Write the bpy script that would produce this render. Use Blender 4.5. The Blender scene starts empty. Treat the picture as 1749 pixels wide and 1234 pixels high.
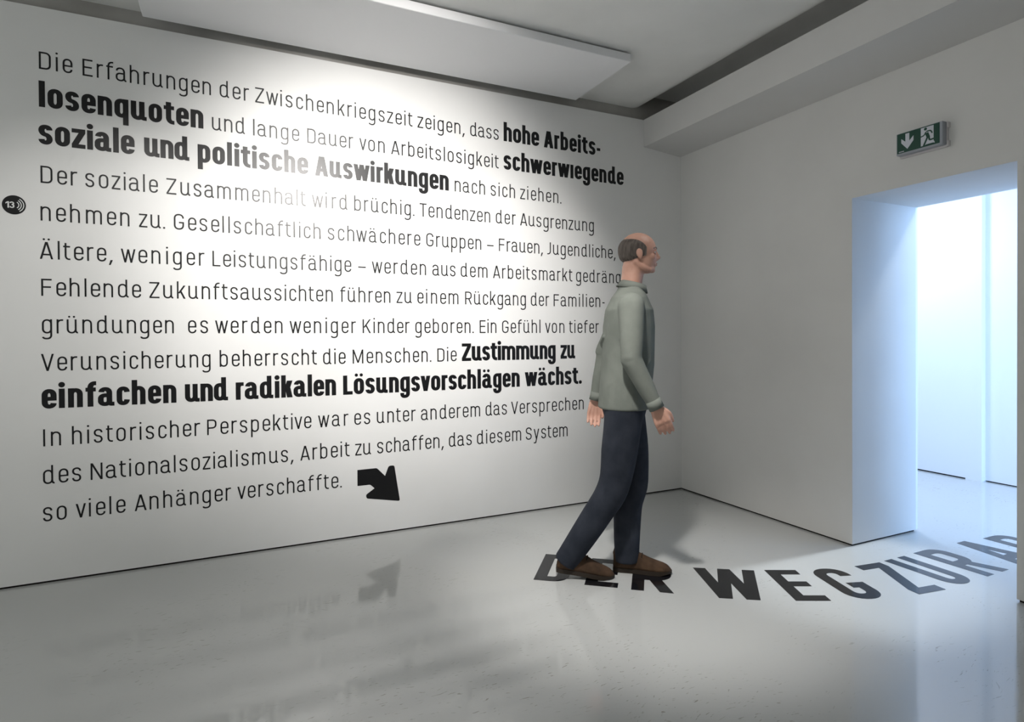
import bpy, bmesh, math
from mathutils import Vector, Matrix

scene = bpy.context.scene
C = scene.collection
R = math.radians

# ------------------------------------------------------------------ camera
CAM = Vector((-3.4028, -3.8776, 1.29))
F_PX, YAW, PITCH, ROLL, CY = 1008.5977, 0.4417, -0.009, -0.0063, 585.0632
fwd = Vector((math.sin(YAW) * math.cos(PITCH), math.cos(YAW) * math.cos(PITCH), math.sin(PITCH)))
r0 = Vector((math.cos(YAW), -math.sin(YAW), 0))
u0 = r0.cross(fwd)
right = r0 * math.cos(ROLL) + u0 * math.sin(ROLL)
up = -r0 * math.sin(ROLL) + u0 * math.cos(ROLL)
cam_data = bpy.data.cameras.new('camera')
cam = bpy.data.objects.new('camera', cam_data)
C.objects.link(cam)
m = Matrix((right, up, -fwd)).transposed().to_4x4()
m.translation = CAM
cam.matrix_world = m
cam_data.sensor_fit = 'HORIZONTAL'
cam_data.sensor_width = 36.0
cam_data.lens = F_PX / 1749 * 36.0
cam_data.shift_y = (CY - 617.0) / 1749
cam_data.clip_start = 0.05
cam_data.clip_end = 60
scene.camera = cam

# ------------------------------------------------------------------ world, lamps, exposure
world = bpy.data.worlds.new('world')
scene.world = world
world.use_nodes = True
world.node_tree.nodes['Background'].inputs[0].default_value = (0.6, 0.7, 0.8, 1)
world.node_tree.nodes['Background'].inputs[1].default_value = 0.02
scene.view_settings.view_transform = 'Standard'
scene.view_settings.look = 'None'
scene.view_settings.gamma = 1
scene.view_settings.use_curve_mapping = False
scene.view_settings.exposure = 0.65


def spot(name, loc, target, power, angle, blend, color, radius=0.05):
    d = bpy.data.lights.new(name, 'SPOT')
    d.energy = power
    d.spot_size = R(angle)
    d.spot_blend = blend
    d.color = color
    d.shadow_soft_size = radius
    o = bpy.data.objects.new(name, d)
    C.objects.link(o)
    o.location = loc
    o.rotation_euler = (Vector(target) - Vector(loc)).to_track_quat('-Z', 'Y').to_euler()
    return o


def area(name, loc, target, power, sx, sy, color, spread=180):
    d = bpy.data.lights.new(name, 'AREA')
    d.shape = 'RECTANGLE'
    d.size = sx
    d.size_y = sy
    d.energy = power
    d.color = color
    d.spread = R(spread)
    o = bpy.data.objects.new(name, d)
    C.objects.link(o)
    o.location = loc
    o.rotation_euler = (Vector(target) - Vector(loc)).to_track_quat('-Z', 'Y').to_euler()
    return o


WARM = (1.0, 0.965, 0.93)
COOL = (0.38, 0.61, 1.0)
# ceiling spots of the exhibition room (their housings hang behind the camera's view)
spot('spot_wall_middle', (-2.78, -2.8, 2.95), (-2.50, 0.0, 1.82), 372, 63, 1.0, WARM, 0.20)
spot('spot_wall_left', (-3.9, -2.0, 3.0), (-4.05, 0.0, 1.5), 58, 50, 1.0, WARM, 0.05)
spot('spot_wall_right', (-0.95, -1.9, 3.0), (-1.65, 0.0, 1.2), 42, 60, 1.0, WARM, 0.05)
spot('spot_floor', (-2.5, -2.2, 3.04), (-1.38, -1.34, 0.0), 178, 45, 0.8, WARM, 0.08)
# the bright bluish room beyond the doorway
spot('spot_next_room', (1.35, -1.58, 2.98), (-0.40, -1.70, 0.0), 230, 28, 0.6, (0.86, 0.93, 1.0), 0.10)
area('lamp_next_room', (1.5, -0.3, 2.95), (1.5, -0.3, 0), 30, 0.5, 0.3, (0.66, 0.78, 1.0))
area('window_next_room', (1.5, -5.3, 1.6), (1.6, -1.0, 1.4), 95, 1.6, 2.2, COOL)
# added fill light out of view, lifts ceiling, soffit and right wall
area('fill_west', (-8.0, -3.8, 1.6), (0, -3.6, 1.6), 40, 5.0, 2.6, (0.97, 1.0, 0.98))

# ------------------------------------------------------------------ materials
def new_mat(name, color, rough=0.6, spec=0.5, metal=0.0, coat=0.0, coat_rough=0.1):
    mt = bpy.data.materials.new(name)
    mt.use_nodes = True
    b = mt.node_tree.nodes['Principled BSDF']
    b.inputs['Base Color'].default_value = (*color, 1)
    b.inputs['Roughness'].default_value = rough
    b.inputs['Specular IOR Level'].default_value = spec
    b.inputs['Metallic'].default_value = metal
    b.inputs['Coat Weight'].default_value = coat
    b.inputs['Coat Roughness'].default_value = coat_rough
    return mt


def noise_mat(name, c1, c2, scale, rough=0.6, bump=0.0, detail=4, spec=0.5, lo=0.35, hi=0.65, bscale=None, stretch=(1, 1, 1)):
    mt = new_mat(name, c1, rough, spec)
    nt = mt.node_tree
    b = nt.nodes['Principled BSDF']
    tc = nt.nodes.new('ShaderNodeTexCoord')
    mp = nt.nodes.new('ShaderNodeMapping')
    mp.inputs['Scale'].default_value = stretch
    nt.links.new(tc.outputs['Object'], mp.inputs[0])
    n = nt.nodes.new('ShaderNodeTexNoise')
    n.inputs['Scale'].default_value = scale
    n.inputs['Detail'].default_value = detail
    nt.links.new(mp.outputs[0], n.inputs['Vector'])
    mr = nt.nodes.new('ShaderNodeMapRange')
    mr.inputs['From Min'].default_value = lo
    mr.inputs['From Max'].default_value = hi
    nt.links.new(n.outputs['Fac'], mr.inputs['Value'])
    mx = nt.nodes.new('ShaderNodeMix')
    mx.data_type = 'RGBA'
    mx.inputs['A'].default_value = (*c1, 1)
    mx.inputs['B'].default_value = (*c2, 1)
    nt.links.new(mr.outputs['Result'], mx.inputs['Factor'])
    nt.links.new(mx.outputs['Result'], b.inputs['Base Color'])
    if bump:
        n2 = nt.nodes.new('ShaderNodeTexNoise')
        n2.inputs['Scale'].default_value = bscale or scale * 6
        n2.inputs['Detail'].default_value = 3
        nt.links.new(mp.outputs[0], n2.inputs['Vector'])
        bp = nt.nodes.new('ShaderNodeBump')
        bp.inputs['Strength'].default_value = bump
        bp.inputs['Distance'].default_value = 0.002
        nt.links.new(n2.outputs['Fac'], bp.inputs['Height'])
        nt.links.new(bp.outputs['Normal'], b.inputs['Normal'])
    return mt


def floor_material():
    # glossy pale epoxy with fine scratches and scuffs
    mt = new_mat('floor_epoxy', (0.60, 0.61, 0.60), 0.5, 0.1)
    nt = mt.node_tree
    b = nt.nodes['Principled BSDF']
    b.inputs['Coat Weight'].default_value = 1.0
    b.inputs['Coat Roughness'].default_value = 0.07
    b.inputs['Coat IOR'].default_value = 1.55
    tc = nt.nodes.new('ShaderNodeTexCoord')
    big = nt.nodes.new('ShaderNodeTexNoise')
    big.inputs['Scale'].default_value = 0.9
    big.inputs['Detail'].default_value = 5
    nt.links.new(tc.outputs['Object'], big.inputs['Vector'])
    # warped, stretched noise gives short curved scratch marks
    warp = nt.nodes.new('ShaderNodeTexNoise')
    warp.inputs['Scale'].default_value = 3.0
    nt.links.new(tc.outputs['Object'], warp.inputs['Vector'])
    add = nt.nodes.new('ShaderNodeVectorMath')
    add.operation = 'MULTIPLY_ADD'
    add.inputs[1].default_value = (0.25, 0.25, 0.25)
    nt.links.new(warp.outputs['Color'], add.inputs[0])
    nt.links.new(tc.outputs['Object'], add.inputs[2])
    mp = nt.nodes.new('ShaderNodeMapping')
    mp.inputs['Scale'].default_value = (26, 130, 1)
    mp.inputs['Rotation'].default_value = (0, 0, 0.5)
    nt.links.new(add.outputs[0], mp.inputs[0])
    n = nt.nodes.new('ShaderNodeTexNoise')
    n.inputs['Scale'].default_value = 1.0
    n.inputs['Detail'].default_value = 2
    nt.links.new(mp.outputs[0], n.inputs['Vector'])
    sc = nt.nodes.new('ShaderNodeMapRange')
    sc.inputs['From Min'].default_value = 0.655
    sc.inputs['From Max'].default_value = 0.70
    nt.links.new(n.outputs['Fac'], sc.inputs['Value'])
    # scuffs gather in worn areas only
    area_n = nt.nodes.new('ShaderNodeTexNoise')
    area_n.inputs['Scale'].default_value = 1.3
    area_n.inputs['Detail'].default_value = 2
    nt.links.new(tc.outputs['Object'], area_n.inputs['Vector'])
    ar = nt.nodes.new('ShaderNodeMapRange')
    ar.inputs['From Min'].default_value = 0.46
    ar.inputs['From Max'].default_value = 0.62
    nt.links.new(area_n.outputs['Fac'], ar.inputs['Value'])
    mul = nt.nodes.new('ShaderNodeMath')
    mul.operation = 'MULTIPLY'
    nt.links.new(sc.outputs['Result'], mul.inputs[0])
    nt.links.new(ar.outputs['Result'], mul.inputs[1])
    mx0 = nt.nodes.new('ShaderNodeMix')
    mx0.data_type = 'RGBA'
    mx0.inputs['A'].default_value = (0.50, 0.51, 0.50, 1)
    mx0.inputs['B'].default_value = (0.55, 0.56, 0.55, 1)
    nt.links.new(big.outputs['Fac'], mx0.inputs['Factor'])
    mx = nt.nodes.new('ShaderNodeMix')
    mx.data_type = 'RGBA'
    mx.inputs['B'].default_value = (0.30, 0.29, 0.26, 1)
    nt.links.new(mx0.outputs['Result'], mx.inputs['A'])
    nt.links.new(mul.outputs[0], mx.inputs['Factor'])
    nt.links.new(mx.outputs['Result'], b.inputs['Base Color'])
    # slight waviness of the poured surface
    nb = nt.nodes.new('ShaderNodeTexNoise')
    nb.inputs['Scale'].default_value = 55
    nb.inputs['Detail'].default_value = 3
    nt.links.new(add.outputs[0], nb.inputs['Vector'])
    bp = nt.nodes.new('ShaderNodeBump')
    bp.inputs['Strength'].default_value = 0.10
    bp.inputs['Distance'].default_value = 0.002
    nt.links.new(nb.outputs['Fac'], bp.inputs['Height'])
    nt.links.new(bp.outputs['Normal'], b.inputs['Normal'])
    nt.links.new(bp.outputs['Normal'], b.inputs['Coat Normal'])
    return mt


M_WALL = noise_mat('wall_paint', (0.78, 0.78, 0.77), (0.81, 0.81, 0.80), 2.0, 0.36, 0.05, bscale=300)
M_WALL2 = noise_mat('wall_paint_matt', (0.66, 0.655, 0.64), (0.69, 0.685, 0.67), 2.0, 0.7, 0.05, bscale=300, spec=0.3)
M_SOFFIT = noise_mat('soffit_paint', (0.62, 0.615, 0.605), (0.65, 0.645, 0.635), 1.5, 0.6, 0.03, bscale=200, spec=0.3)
M_FAR = new_mat('next_room_paint', (0.82, 0.83, 0.84), 0.6, 0.3)
M_CONC = noise_mat('concrete', (0.30, 0.29, 0.27), (0.40, 0.39, 0.37), 3.0, 0.85, 0.35, detail=8, spec=0.2, stretch=(1, 2, 1))
M_CEIL = noise_mat('ceiling_concrete', (0.76, 0.76, 0.74), (0.84, 0.84, 0.82), 2.2, 0.8, 0.12, detail=7, spec=0.2, lo=0.3, hi=0.7)
M_GAP = new_mat('shadow_gap', (0.015, 0.013, 0.012), 0.9, 0.1)
M_FLOOR = floor_material()
M_VINYL = new_mat('black_vinyl', (0.004, 0.004, 0.005), 0.355, 0.37)
M_FVINYL = new_mat('black_floor_vinyl', (0.008, 0.008, 0.010), 0.12, 0.45)
M_PANEL = new_mat('panel_white', (0.82, 0.82, 0.83), 0.6, 0.3)


# ------------------------------------------------------------------ mesh helpers
def link(name, bm, mat, parent=None, smooth=False):
    me = bpy.data.meshes.new(name)
    bm.normal_update()
    bm.to_mesh(me)
    bm.free()
    if mat:
        me.materials.append(mat)
    o = bpy.data.objects.new(name, me)
    C.objects.link(o)
    if parent:
        o.parent = parent
    if smooth:
        for p in me.polygons:
            p.use_smooth = True
    return o


def tag(o, label=None, cat=None, group=None, kind=None):
    if label: o['label'] = label
    if cat: o['category'] = cat
    if group: o['group'] = group
    if kind: o['kind'] = kind
    return o


def empty(name, loc, rz=0.0):
    o = bpy.data.objects.new(name, None)
    o.empty_display_size = 0.1
    C.objects.link(o)
    o.location = loc
    o.rotation_euler = (0, 0, rz)
    return o


def box(bm, x0, x1, y0, y1, z0, z1):
    vs = [bm.verts.new(p) for p in ((x0, y0, z0), (x1, y0, z0), (x1, y1, z0), (x0, y1, z0),
                                    (x0, y0, z1), (x1, y0, z1), (x1, y1, z1), (x0, y1, z1))]
    for f in ((3, 2, 1, 0), (4, 5, 6, 7), (0, 1, 5, 4), (1, 2, 6, 5), (2, 3, 7, 6), (3, 0, 4, 7)):
        bm.faces.new([vs[i] for i in f])
    return vs


def struct(name, boxes, mat, parent=None, bevel=0.0):
    bm = bmesh.new()
    for b in boxes:
        box(bm, *b)
    if bevel:
        bmesh.ops.bevel(bm, geom=bm.edges[:], offset=bevel, segments=1, affect='EDGES')
    o = link(name, bm, mat, parent)
    if parent is None:
        o['kind'] = 'structure'
    return o


# ------------------------------------------------------------------ the room
WT, CZ = 3.0416, 3.13      # top of the lined wall, ceiling height
D0, D1, DH = -1.517, -2.352, 2.119
RB = 0.632                  # depth of the doorway
XW, YS = -8.2, -7.2         # far ends of the room behind the camera

floor = struct('floor', [(XW, 6.0, YS, 2.2, -0.10, 0.0)], M_FLOOR)
ceiling = struct('ceiling', [(XW, -0.50, YS, 0.12, CZ, CZ + 0.12), (0.0, 6.0, YS, 2.2, CZ, CZ + 0.12)], M_CEIL)
# added cove and slot above the soffit, shaped to darken the ceiling edge
cv = [(-0.501, CZ)] + [(-0.501 + 0.12 * math.sin(t), CZ + 0.06 * (1 - math.cos(t))) for t in [R(9 * k) for k in range(1, 11)]]
cv += [(-0.381, CZ + 0.12), (0.05, CZ + 0.12), (0.05, CZ + 0.24), (-0.501, CZ + 0.24)]
bm = bmesh.new()
ca_ = [bm.verts.new((x, 0.12, z)) for x, z in cv]
cb_ = [bm.verts.new((x, YS, z)) for x, z in cv]
bm.faces.new(ca_)
bm.faces.new(cb_[::-1])
for i in range(len(cv)):
    j = (i + 1) % len(cv)
    bm.faces.new((ca_[i], cb_[i], cb_[j], ca_[j]))
bmesh.ops.recalc_face_normals(bm, faces=bm.faces[:])
o_ = link('shade_cove', bm, M_CEIL)
o_['kind'] = 'structure'
struct('shade_slot', [(0.0, 0.05, YS, 0.12, CZ + 0.12, CZ + 0.24), (-0.501, 0.0, 0.0225, 0.12, CZ, CZ + 0.24)], M_CONC)  # dark walls closing the added slot, so its shade stays deep
GAP = 0.011
wall_left = struct('wall_left', [(XW, 0.0, 0.0, 0.10, GAP, WT)], M_WALL)
struct('gap_shade_left', [(XW, 0.0, 0.008, 0.09, 0.0, GAP)], M_GAP)  # near-black strip, the recess shade put into its colour
struct('trim_1', [(XW, 0.0, 0.022, 0.10, WT, CZ)], M_CONC)     # raw concrete showing above the lining
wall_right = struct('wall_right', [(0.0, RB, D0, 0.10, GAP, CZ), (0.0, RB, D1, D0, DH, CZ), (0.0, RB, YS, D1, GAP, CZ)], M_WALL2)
struct('gap_shade_right', [(0.008, RB - 0.008, D0 + 0.008, 0.09, 0.0, GAP), (0.008, RB - 0.008, YS, D1 - 0.008, 0.0, GAP)], M_GAP)  # same painted shade in the gap under the right wall
struct('wall_back', [(XW, 6.0, YS - 0.1, YS, 0, CZ)], M_WALL2)
struct('wall_west', [(XW - 0.1, XW, YS, 0.1, 0, CZ)], M_WALL2)

# boxed soffit along the top of the right wall
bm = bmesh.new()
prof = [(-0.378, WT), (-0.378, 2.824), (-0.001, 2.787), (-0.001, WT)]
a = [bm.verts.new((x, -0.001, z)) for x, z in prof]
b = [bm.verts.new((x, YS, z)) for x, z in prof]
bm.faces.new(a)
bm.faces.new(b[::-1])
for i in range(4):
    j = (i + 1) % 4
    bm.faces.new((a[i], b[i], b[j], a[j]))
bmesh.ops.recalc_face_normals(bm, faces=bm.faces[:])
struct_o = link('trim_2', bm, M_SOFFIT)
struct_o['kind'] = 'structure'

# the next room, seen through the doorway
XF = 2.476
struct('wall_far', [(XF, XF + 0.1, -0.985, 1.9, 0.012, CZ)], M_FAR)
struct('wall_far_recess', [(XF + 0.06, XF + 0.16, YS, -0.985, 0.010, CZ)], M_FAR)
struct('gap_shade_far', [(XF + 0.012, XF + 0.09, -0.86, 1.9, 0, 0.012), (XF + 0.07, XF + 0.15, YS, -1.0, 0, 0.010)], M_GAP)  # shade of the far wall gaps, painted as dark strips
struct('trim_3', [(XF, XF + 0.09, -0.985, -0.86, 0, 0.012)], M_FAR)
struct('wall_next_room_end', [(RB, 2.7, 1.8, 1.9, 0, CZ)], M_FAR)
struct('wall_next_room_near', [(RB + 0.0005, RB + 0.02, D0 + 0.0, 1.8, GAP, CZ), (RB + 0.0005, RB + 0.02, YS, D1, GAP, CZ),
                                (RB + 0.0005, RB + 0.02, D1, D0, DH, CZ)], M_FAR)

# ------------------------------------------------------------------ lettering
# A condensed grotesque drawn with a broad nib: every glyph is a set of strokes
# (filleted centre lines) or slanted bars. v = stem width, h = bar thickness.
class Face:
    def __init__(s, cap, xh, asc, desc, v, h, n, cw, tail):
        s.cap, s.xh, s.asc, s.desc, s.v, s.h, s.n, s.cw, s.tail = cap, xh, asc, desc, v, h, n, cw, tail


REG = Face(0.0905, 0.0755, 0.099, 0.031, 0.0084, 0.0082, 0.0435, 0.049, 0.006)
BOLD = Face(0.123, 0.1035, 0.1375, 0.040, 0.0262, 0.0215, 0.0655, 0.069, 0.010)
FLOOR_F = Face(0.378, 0.30, 0.40, 0.10, 0.064, 0.060, 0.18, 0.192, 0.02)


def fillet(pts):
    """pts: (x, z[, r[, rz]]) -> dense polyline with rounded corners."""
    out = []
    n = len(pts)
    for i, p in enumerate(pts):
        r = p[2] if len(p) > 2 else 0
        if r <= 0 or i in (0, n - 1):
            out.append((p[0], p[1]))
            continue
        rz = p[3] if len(p) > 3 else r
        c = Vector(p[:2])
        a, b = Vector(pts[i - 1][:2]) - c, Vector(pts[i + 1][:2]) - c
        ra = rz if abs(a.y) > abs(a.x) else r
        rb = rz if abs(b.y) > abs(b.x) else r
        la = a.length * (0.5 if len(pts[i - 1]) > 2 else 1.0)      # neighbouring corners share a side
        lb = b.length * (0.5 if len(pts[i + 1]) > 2 else 1.0)
        A = c + a.normalized() * min(ra, la)
        B = c + b.normalized() * min(rb, lb)
        k = 0.60
        P1, P2 = A.lerp(c, k), B.lerp(c, k)
        N = 7
        for t in range(N + 1):
            t /= N
            q = A * (1 - t) ** 3 + P1 * 3 * t * (1 - t) ** 2 + P2 * 3 * t * t * (1 - t) + B * t ** 3
            out.append((q.x, q.y))
    res = [out[0]]
    for q in out[1:]:
        if abs(q[0] - res[-1][0]) + abs(q[1] - res[-1][1]) > 1e-6:
            res.append(q)
    return res


def stroke(poly, v, h):
    """outline quads of a polyline drawn with an elliptical nib v x h"""
    pts = [Vector(p) for p in poly]
    n = len(pts)
    L, Rr = [], []
    for i in range(n):
        d0 = (pts[i] - pts[i - 1]).normalized() if i else None
        d1 = (pts[i + 1] - pts[i]).normalized() if i < n - 1 else None
        def off(d):
            nn = Vector((-d.y, d.x))
            w = math.hypot(nn.x * v, nn.y * h) / 2
            return nn, w
        if d0 is None or d1 is None:
            nn, w = off(d1 if d0 is None else d0)
            o = nn * w
        else:
            (n0, w0), (n1, w1) = off(d0), off(d1)
            det = n0.x * n1.y - n0.y * n1.x
            if abs(det) < 0.08:
                o = (n0 * w0 + n1 * w1) / 2
            else:   # mitre: o.n0 = w0, o.n1 = w1
                o = Vector(((w0 * n1.y - w1 * n0.y) / det, (n0.x * w1 - n1.x * w0) / det))
        L.append(pts[i] + o)
        Rr.append(pts[i] - o)
    return L, Rr


def glyph(ch, f, wd=None):
    """returns (advance width, [shapes]); a shape is ('s', polyline, v, h), ('p', polygon) or ('c', x, z, r)"""
    v, h, n, X, K, A, Dn, cw, tl = f.v, f.h, f.n, f.xh, f.cap, f.asc, f.desc, f.cw, f.tail
    a, b = v / 2, h / 2
    S = []

    def st(*pts, v_=None, h_=None):
        S.append(('s', fillet(list(pts)), v_ or v, h_ or h))

    def bar(x0, z0, x1, z1, w):     # slanted bar with level ends, w = level width; x are centre positions
        S.append(('p', [(x0 - w / 2, z0), (x0 + w / 2, z0), (x1 + w / 2, z1), (x1 - w / 2, z1)]))

    def rect(x0, z0, x1, z1):
        S.append(('p', [(x0, z0), (x1, z0), (x1, z1), (x0, z1)]))

    def ell(w):
        return (w - v) / 2

    l = a
    if ch in 'äöüÄÖÜ':
        base = {'ä': 'a', 'ö': 'o', 'ü': 'u', 'Ä': 'A', 'Ö': 'O', 'Ü': 'U'}[ch]
        w, S2 = glyph(base, f, wd)
        zt = X if ch in 'äöü' else K
        r = v * 0.60 if f is REG else v * 0.40
        cx = (w - (tl if base in 'au' else 0)) / 2
        dx = n * 0.24
        S2 += [('c', cx - dx, zt + A * 0.125 + r * 0.3, r), ('c', cx + dx, zt + A * 0.125 + r * 0.3, r)]
        return w, S2
    if ch in 'iı':
        rect(0, 0, v, X)
        if ch == 'i':
            r = v * 0.62 if f is REG else v * 0.56
            S.append(('c', a, X + (A - X) * (0.80 if f is REG else 0.62), r))
        return v, S
    if ch == 'l':
        rect(0, 0, v, A)
        return v, S
    if ch in 'nhmr':
        T = X if ch in 'nmr' else A
        rect(0, 0, v, T)
        if ch == 'r':
            w = wd or n * 0.66
            e = ell(n)
            st((l, X * 0.60), (l, X - b, e, e * 1.1), (w, X - b))
            return w, S
        if ch == 'm':
            w = n * 1.66
            mid = w / 2
            e = (mid - l) / 2
            st((l, X * 0.60), (l, X - b, e, e * 1.15), (mid, X - b, e, e * 1.15), (mid, 0))
            st((mid, X * 0.60), (mid, X - b, e, e * 1.15), (w - a, X - b, e, e * 1.15), (w - a, 0))
            return w, S
        e = ell(n)
        st((l, X * 0.60), (l, X - b, e, e * 1.15), (n - a, X - b, e, e * 1.15), (n - a, 0))
        return n, S
    if ch == 'u':
        e = ell(n)
        st((l, X), (l, b, e, e * 1.15), (n - a, b, e, e * 1.15), (n - a, X * 0.40))
        st((n - a, X), (n - a, b, e * 0.55, e * 0.8), (n + tl, b))
        return n + tl, S
    if ch in 'adqg':
        e = ell(n)
        r = n - a
        if ch == 'a':
            st((l + v * 0.1, X * 0.74), (l + v * 0.1, X - b, e, e * 1.1), (r, X - b, e, e * 1.1), (r, b, e * 0.5, e * 0.75), (n + tl, b))
            mz = X * 0.565
            st((r, mz), (l, mz, e, e * 0.9), (l, b, e, e * 0.9), (r, b, e, e * 0.9), (r, X * 0.45))
            return n + tl, S
        st((r, X * 0.4), (r, X - b, e, e * 1.15), (l, X - b, e, e * 1.15), (l, b, e, e * 1.15), (r, b, e, e * 1.15), (r, X * 0.6))
        if ch == 'd':
            st((r, A), (r, b, e * 0.5, e * 0.75), (n + tl, b))
            return n + tl, S
        if ch == 'q':
            rect(n - v, -Dn, n, X)
            return n, S
        rect(n - v, 0, n, X)
        st((r, X * 0.3), (r, -Dn + b, e, e * 1.0), (l, -Dn + b, e * 0.8), (l, -Dn + h * 1.6))
        return n, S
    if ch in 'bp':
        e = ell(n)
        r = n - a
        st((l, X * 0.6), (l, X - b, e, e * 1.15), (r, X - b, e, e * 1.15), (r, b, e, e * 1.15), (l, b, e, e * 1.15), (l, X * 0.4))
        rect(0, 0 if ch == 'b' else -Dn, v, A if ch == 'b' else X)
        return n, S
    if ch == 'o':
        e = ell(n)
        r = n - a
        st((l, X / 2), (l, X - b, e, e * 1.2), (r, X - b, e, e * 1.2), (r, b, e, e * 1.2), (l, b, e, e * 1.2), (l, X / 2))
        return n, S
    if ch == 'e':
        w = n * 0.98
        e = ell(w)
        r = w - a
        mz = X * 0.50
        rect(a, mz - b * 0.95, w - 0.0001, mz + b * 0.95)
        st((r, mz - b * 0.9), (r, X - b, e, e * 1.2), (l, X - b, e, e * 1.2), (l, b, e, e * 1.2), (r, b, e, e * 1.2), (r, X * 0.27))
        return w, S
    if ch == 'c':
        w = n * 0.94
        e = ell(w)
        r = w - a
        st((r, X * 0.70), (r, X - b, e, e * 1.2), (l, X - b, e, e * 1.2), (l, b, e, e * 1.2), (r, b, e, e * 1.2), (r, X * 0.30))
        return w, S
    if ch in 'sS':
        T = X if ch == 's' else K
        w = n * 0.92 if ch == 's' else cw * 0.98
        e = ell(w) * 0.98
        r = w - a
        q = (T - h) / 4 * 0.98
        st((r, T * 0.74), (r, T - b, e, q), (l, T - b, e, q), (l, T * 0.535, e, q), (r, T * 0.465, e, q), (r, b, e, q), (l, b, e, q), (l, T * 0.26))
        return w, S
    if ch == 't':
        w = n * 0.72 if f is REG else n * 0.80
        x = w * 0.20 + a
        e = (w - x) * 0.75
        st((x, X * 1.20), (x, b, e, e * 1.2), (w, b))
        rect(0, X - h, w * 0.98, X)
        return w, S
    if ch == 'f':
        w = n * 0.74
        x = w * 0.18 + a
        e = (w - x) * 0.75
        st((x, 0), (x, A - b, e, e * 1.2), (w, A - b))
        rect(0, X - h, w * 0.96, X)
        return w, S
    if ch in 'zZ':
        T = X if ch == 'z' else K
        w = wd or (n * 0.92 if ch == 'z' else cw * 1.0)
        g = v * 1.12
        rect(0, T - h, w, T)
        rect(0, 0, w, h)
        S.append(('p', [(0, h * 0.98), (g, h * 0.98), (w, T - h * 0.98), (w - g, T - h * 0.98)]))
        S.append(('p', [(0, 0), (g, h), (0, h * 1.0)]))
        return w, S
    if ch in 'vV':
        T = X if ch == 'v' else K
        w = n * 1.04 if ch == 'v' else cw * 1.12
        g = v * 1.06
        bar(g / 2, T, w / 2, 0, g)
        bar(w - g / 2, T, w / 2, 0, g)
        return w, S
    if ch in 'wW':
        T = X if ch == 'w' else K
        w = wd or n * 1.58
        g = v * 1.02
        m1, m2 = w * 0.285 + g * 0.08, w * 0.715 - g * 0.08
        bar(g / 2, T, m1, 0, g)
        bar(w / 2, T * (0.97 if f is REG else 1.0), m1, 0, g)
        bar(w / 2, T * (0.97 if f is REG else 1.0), m2, 0, g)
        bar(w - g / 2, T, m2, 0, g)
        return w, S
    if ch == 'y':
        w = n * 1.04
        g = v * 1.06
        bar(g / 2, X, w / 2, 0, g)
        dx = (w - g) / 2 * Dn * 0.95 / X
        bar(w - g / 2, X, w / 2 - dx, -Dn * 0.95, g)
        rect(w / 2 - dx - g * 1.8, -Dn, w / 2 - dx, -Dn + h)
        return w, S
    if ch in 'kK':
        T, U = (A, X) if ch == 'k' else (K, K)
        w = n * 1.0 if ch == 'k' else cw * 1.08
        g = v * 1.22
        rect(0, 0, v, T)
        bar(w - g / 2, U, v + g * 0.1, U * 0.40, g)
        bar(v + (w - v) * 0.28, U * 0.58, w - g / 2, 0, g)
        return w, S
    if ch == 'A':
        w = wd or cw * 1.16
        g = v * 1.08
        bar(w / 2 - g * 0.10, K, g / 2, 0, g)
        bar(w / 2 + g * 0.10, K, w - g / 2, 0, g)
        rect(w * 0.22, K * 0.22, w * 0.78, K * 0.22 + h)
        return w, S
    if ch in 'DO':
        w = wd or cw * 1.04
        e = ell(w) * 0.95
        r = w - a
        if ch == 'D':
            rect(0, 0, v, K)
            st((0, K - b), (r, K - b, e, e), (r, b, e, e), (0, b))
        return w, S
    if ch in 'EFL':
        w = wd or cw * (0.92 if ch != 'L' else 0.86)
        rect(0, 0, v, K)
        if ch in 'EF':
            rect(a, K - h, w, K)
            rect(a, K * 0.52 - b, w * 0.93, K * 0.52 + b)
        if ch in 'EL':
            rect(a, 0, w, h)
        return w, S
    if ch == 'I':
        rect(0, 0, v, K)
        return v, S
    if ch == 'T':
        w = cw * 1.0
        rect(0, K - h, w, K)
        rect(w / 2 - a, 0, w / 2 + a, K - b)
        return w, S
    if ch == 'J':
        w = cw * 0.62
        r = w - a
        e = (r - 0) * 0.7
        st((r, K), (r, b, e, e * 1.2), (0, b))
        return w, S
    if ch == 'G':
        w = wd or cw * 1.04
        e = ell(w)
        r = w - a
        st((r, K * 0.72), (r, K - b, e, e), (l, K - b, e, e), (l, b, e, e), (r, b, e, e), (r, K * 0.50 - h), (r, K * 0.50))
        rect(w * 0.5, K * 0.50 - h, w, K * 0.50)
        return w, S
    if ch in 'PR':
        w = wd or cw * 1.0
        e = ell(w) * 0.95
        r = w - a
        rect(0, 0, v, K)
        mz = K * 0.45
        st((0, K - b), (r, K - b, e, e * 0.9), (r, mz, e, e * 0.9), (0, mz))
        if ch == 'R':
            g = v * 1.06
            bar(w * 0.56, mz, w - g / 2 + v * 0.12, 0, g)
        return w, S
    if ch == 'U':
        w = wd or cw
        e = ell(w)
        r = w - a
        st((l, K), (l, b, e, e * 1.1), (r, b, e, e * 1.1), (r, K))
        return w, S
    if ch == 'M':
        w = cw * 1.38
        g = v * 1.05
        rect(0, 0, v, K)
        rect(w - v, 0, w, K)
        bar(g / 2, K, w / 2, K * 0.06, g)
        bar(w - g / 2, K, w / 2, K * 0.06, g)
        return w, S
    if ch == 'N':
        w = cw * 1.10
        g = v * 1.15
        rect(0, 0, v, K)
        rect(w - v, 0, w, K)
        bar(g / 2, K, w - g / 2, 0, g)
        return w, S
    if ch == '.':
        g = v * 1.15 if f is REG else v * 1.05
        if f is REG:
            rect(0, 0, g, g)
        else:
            S.append(('c', g / 2, g / 2, g / 2))
        return g, S
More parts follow.
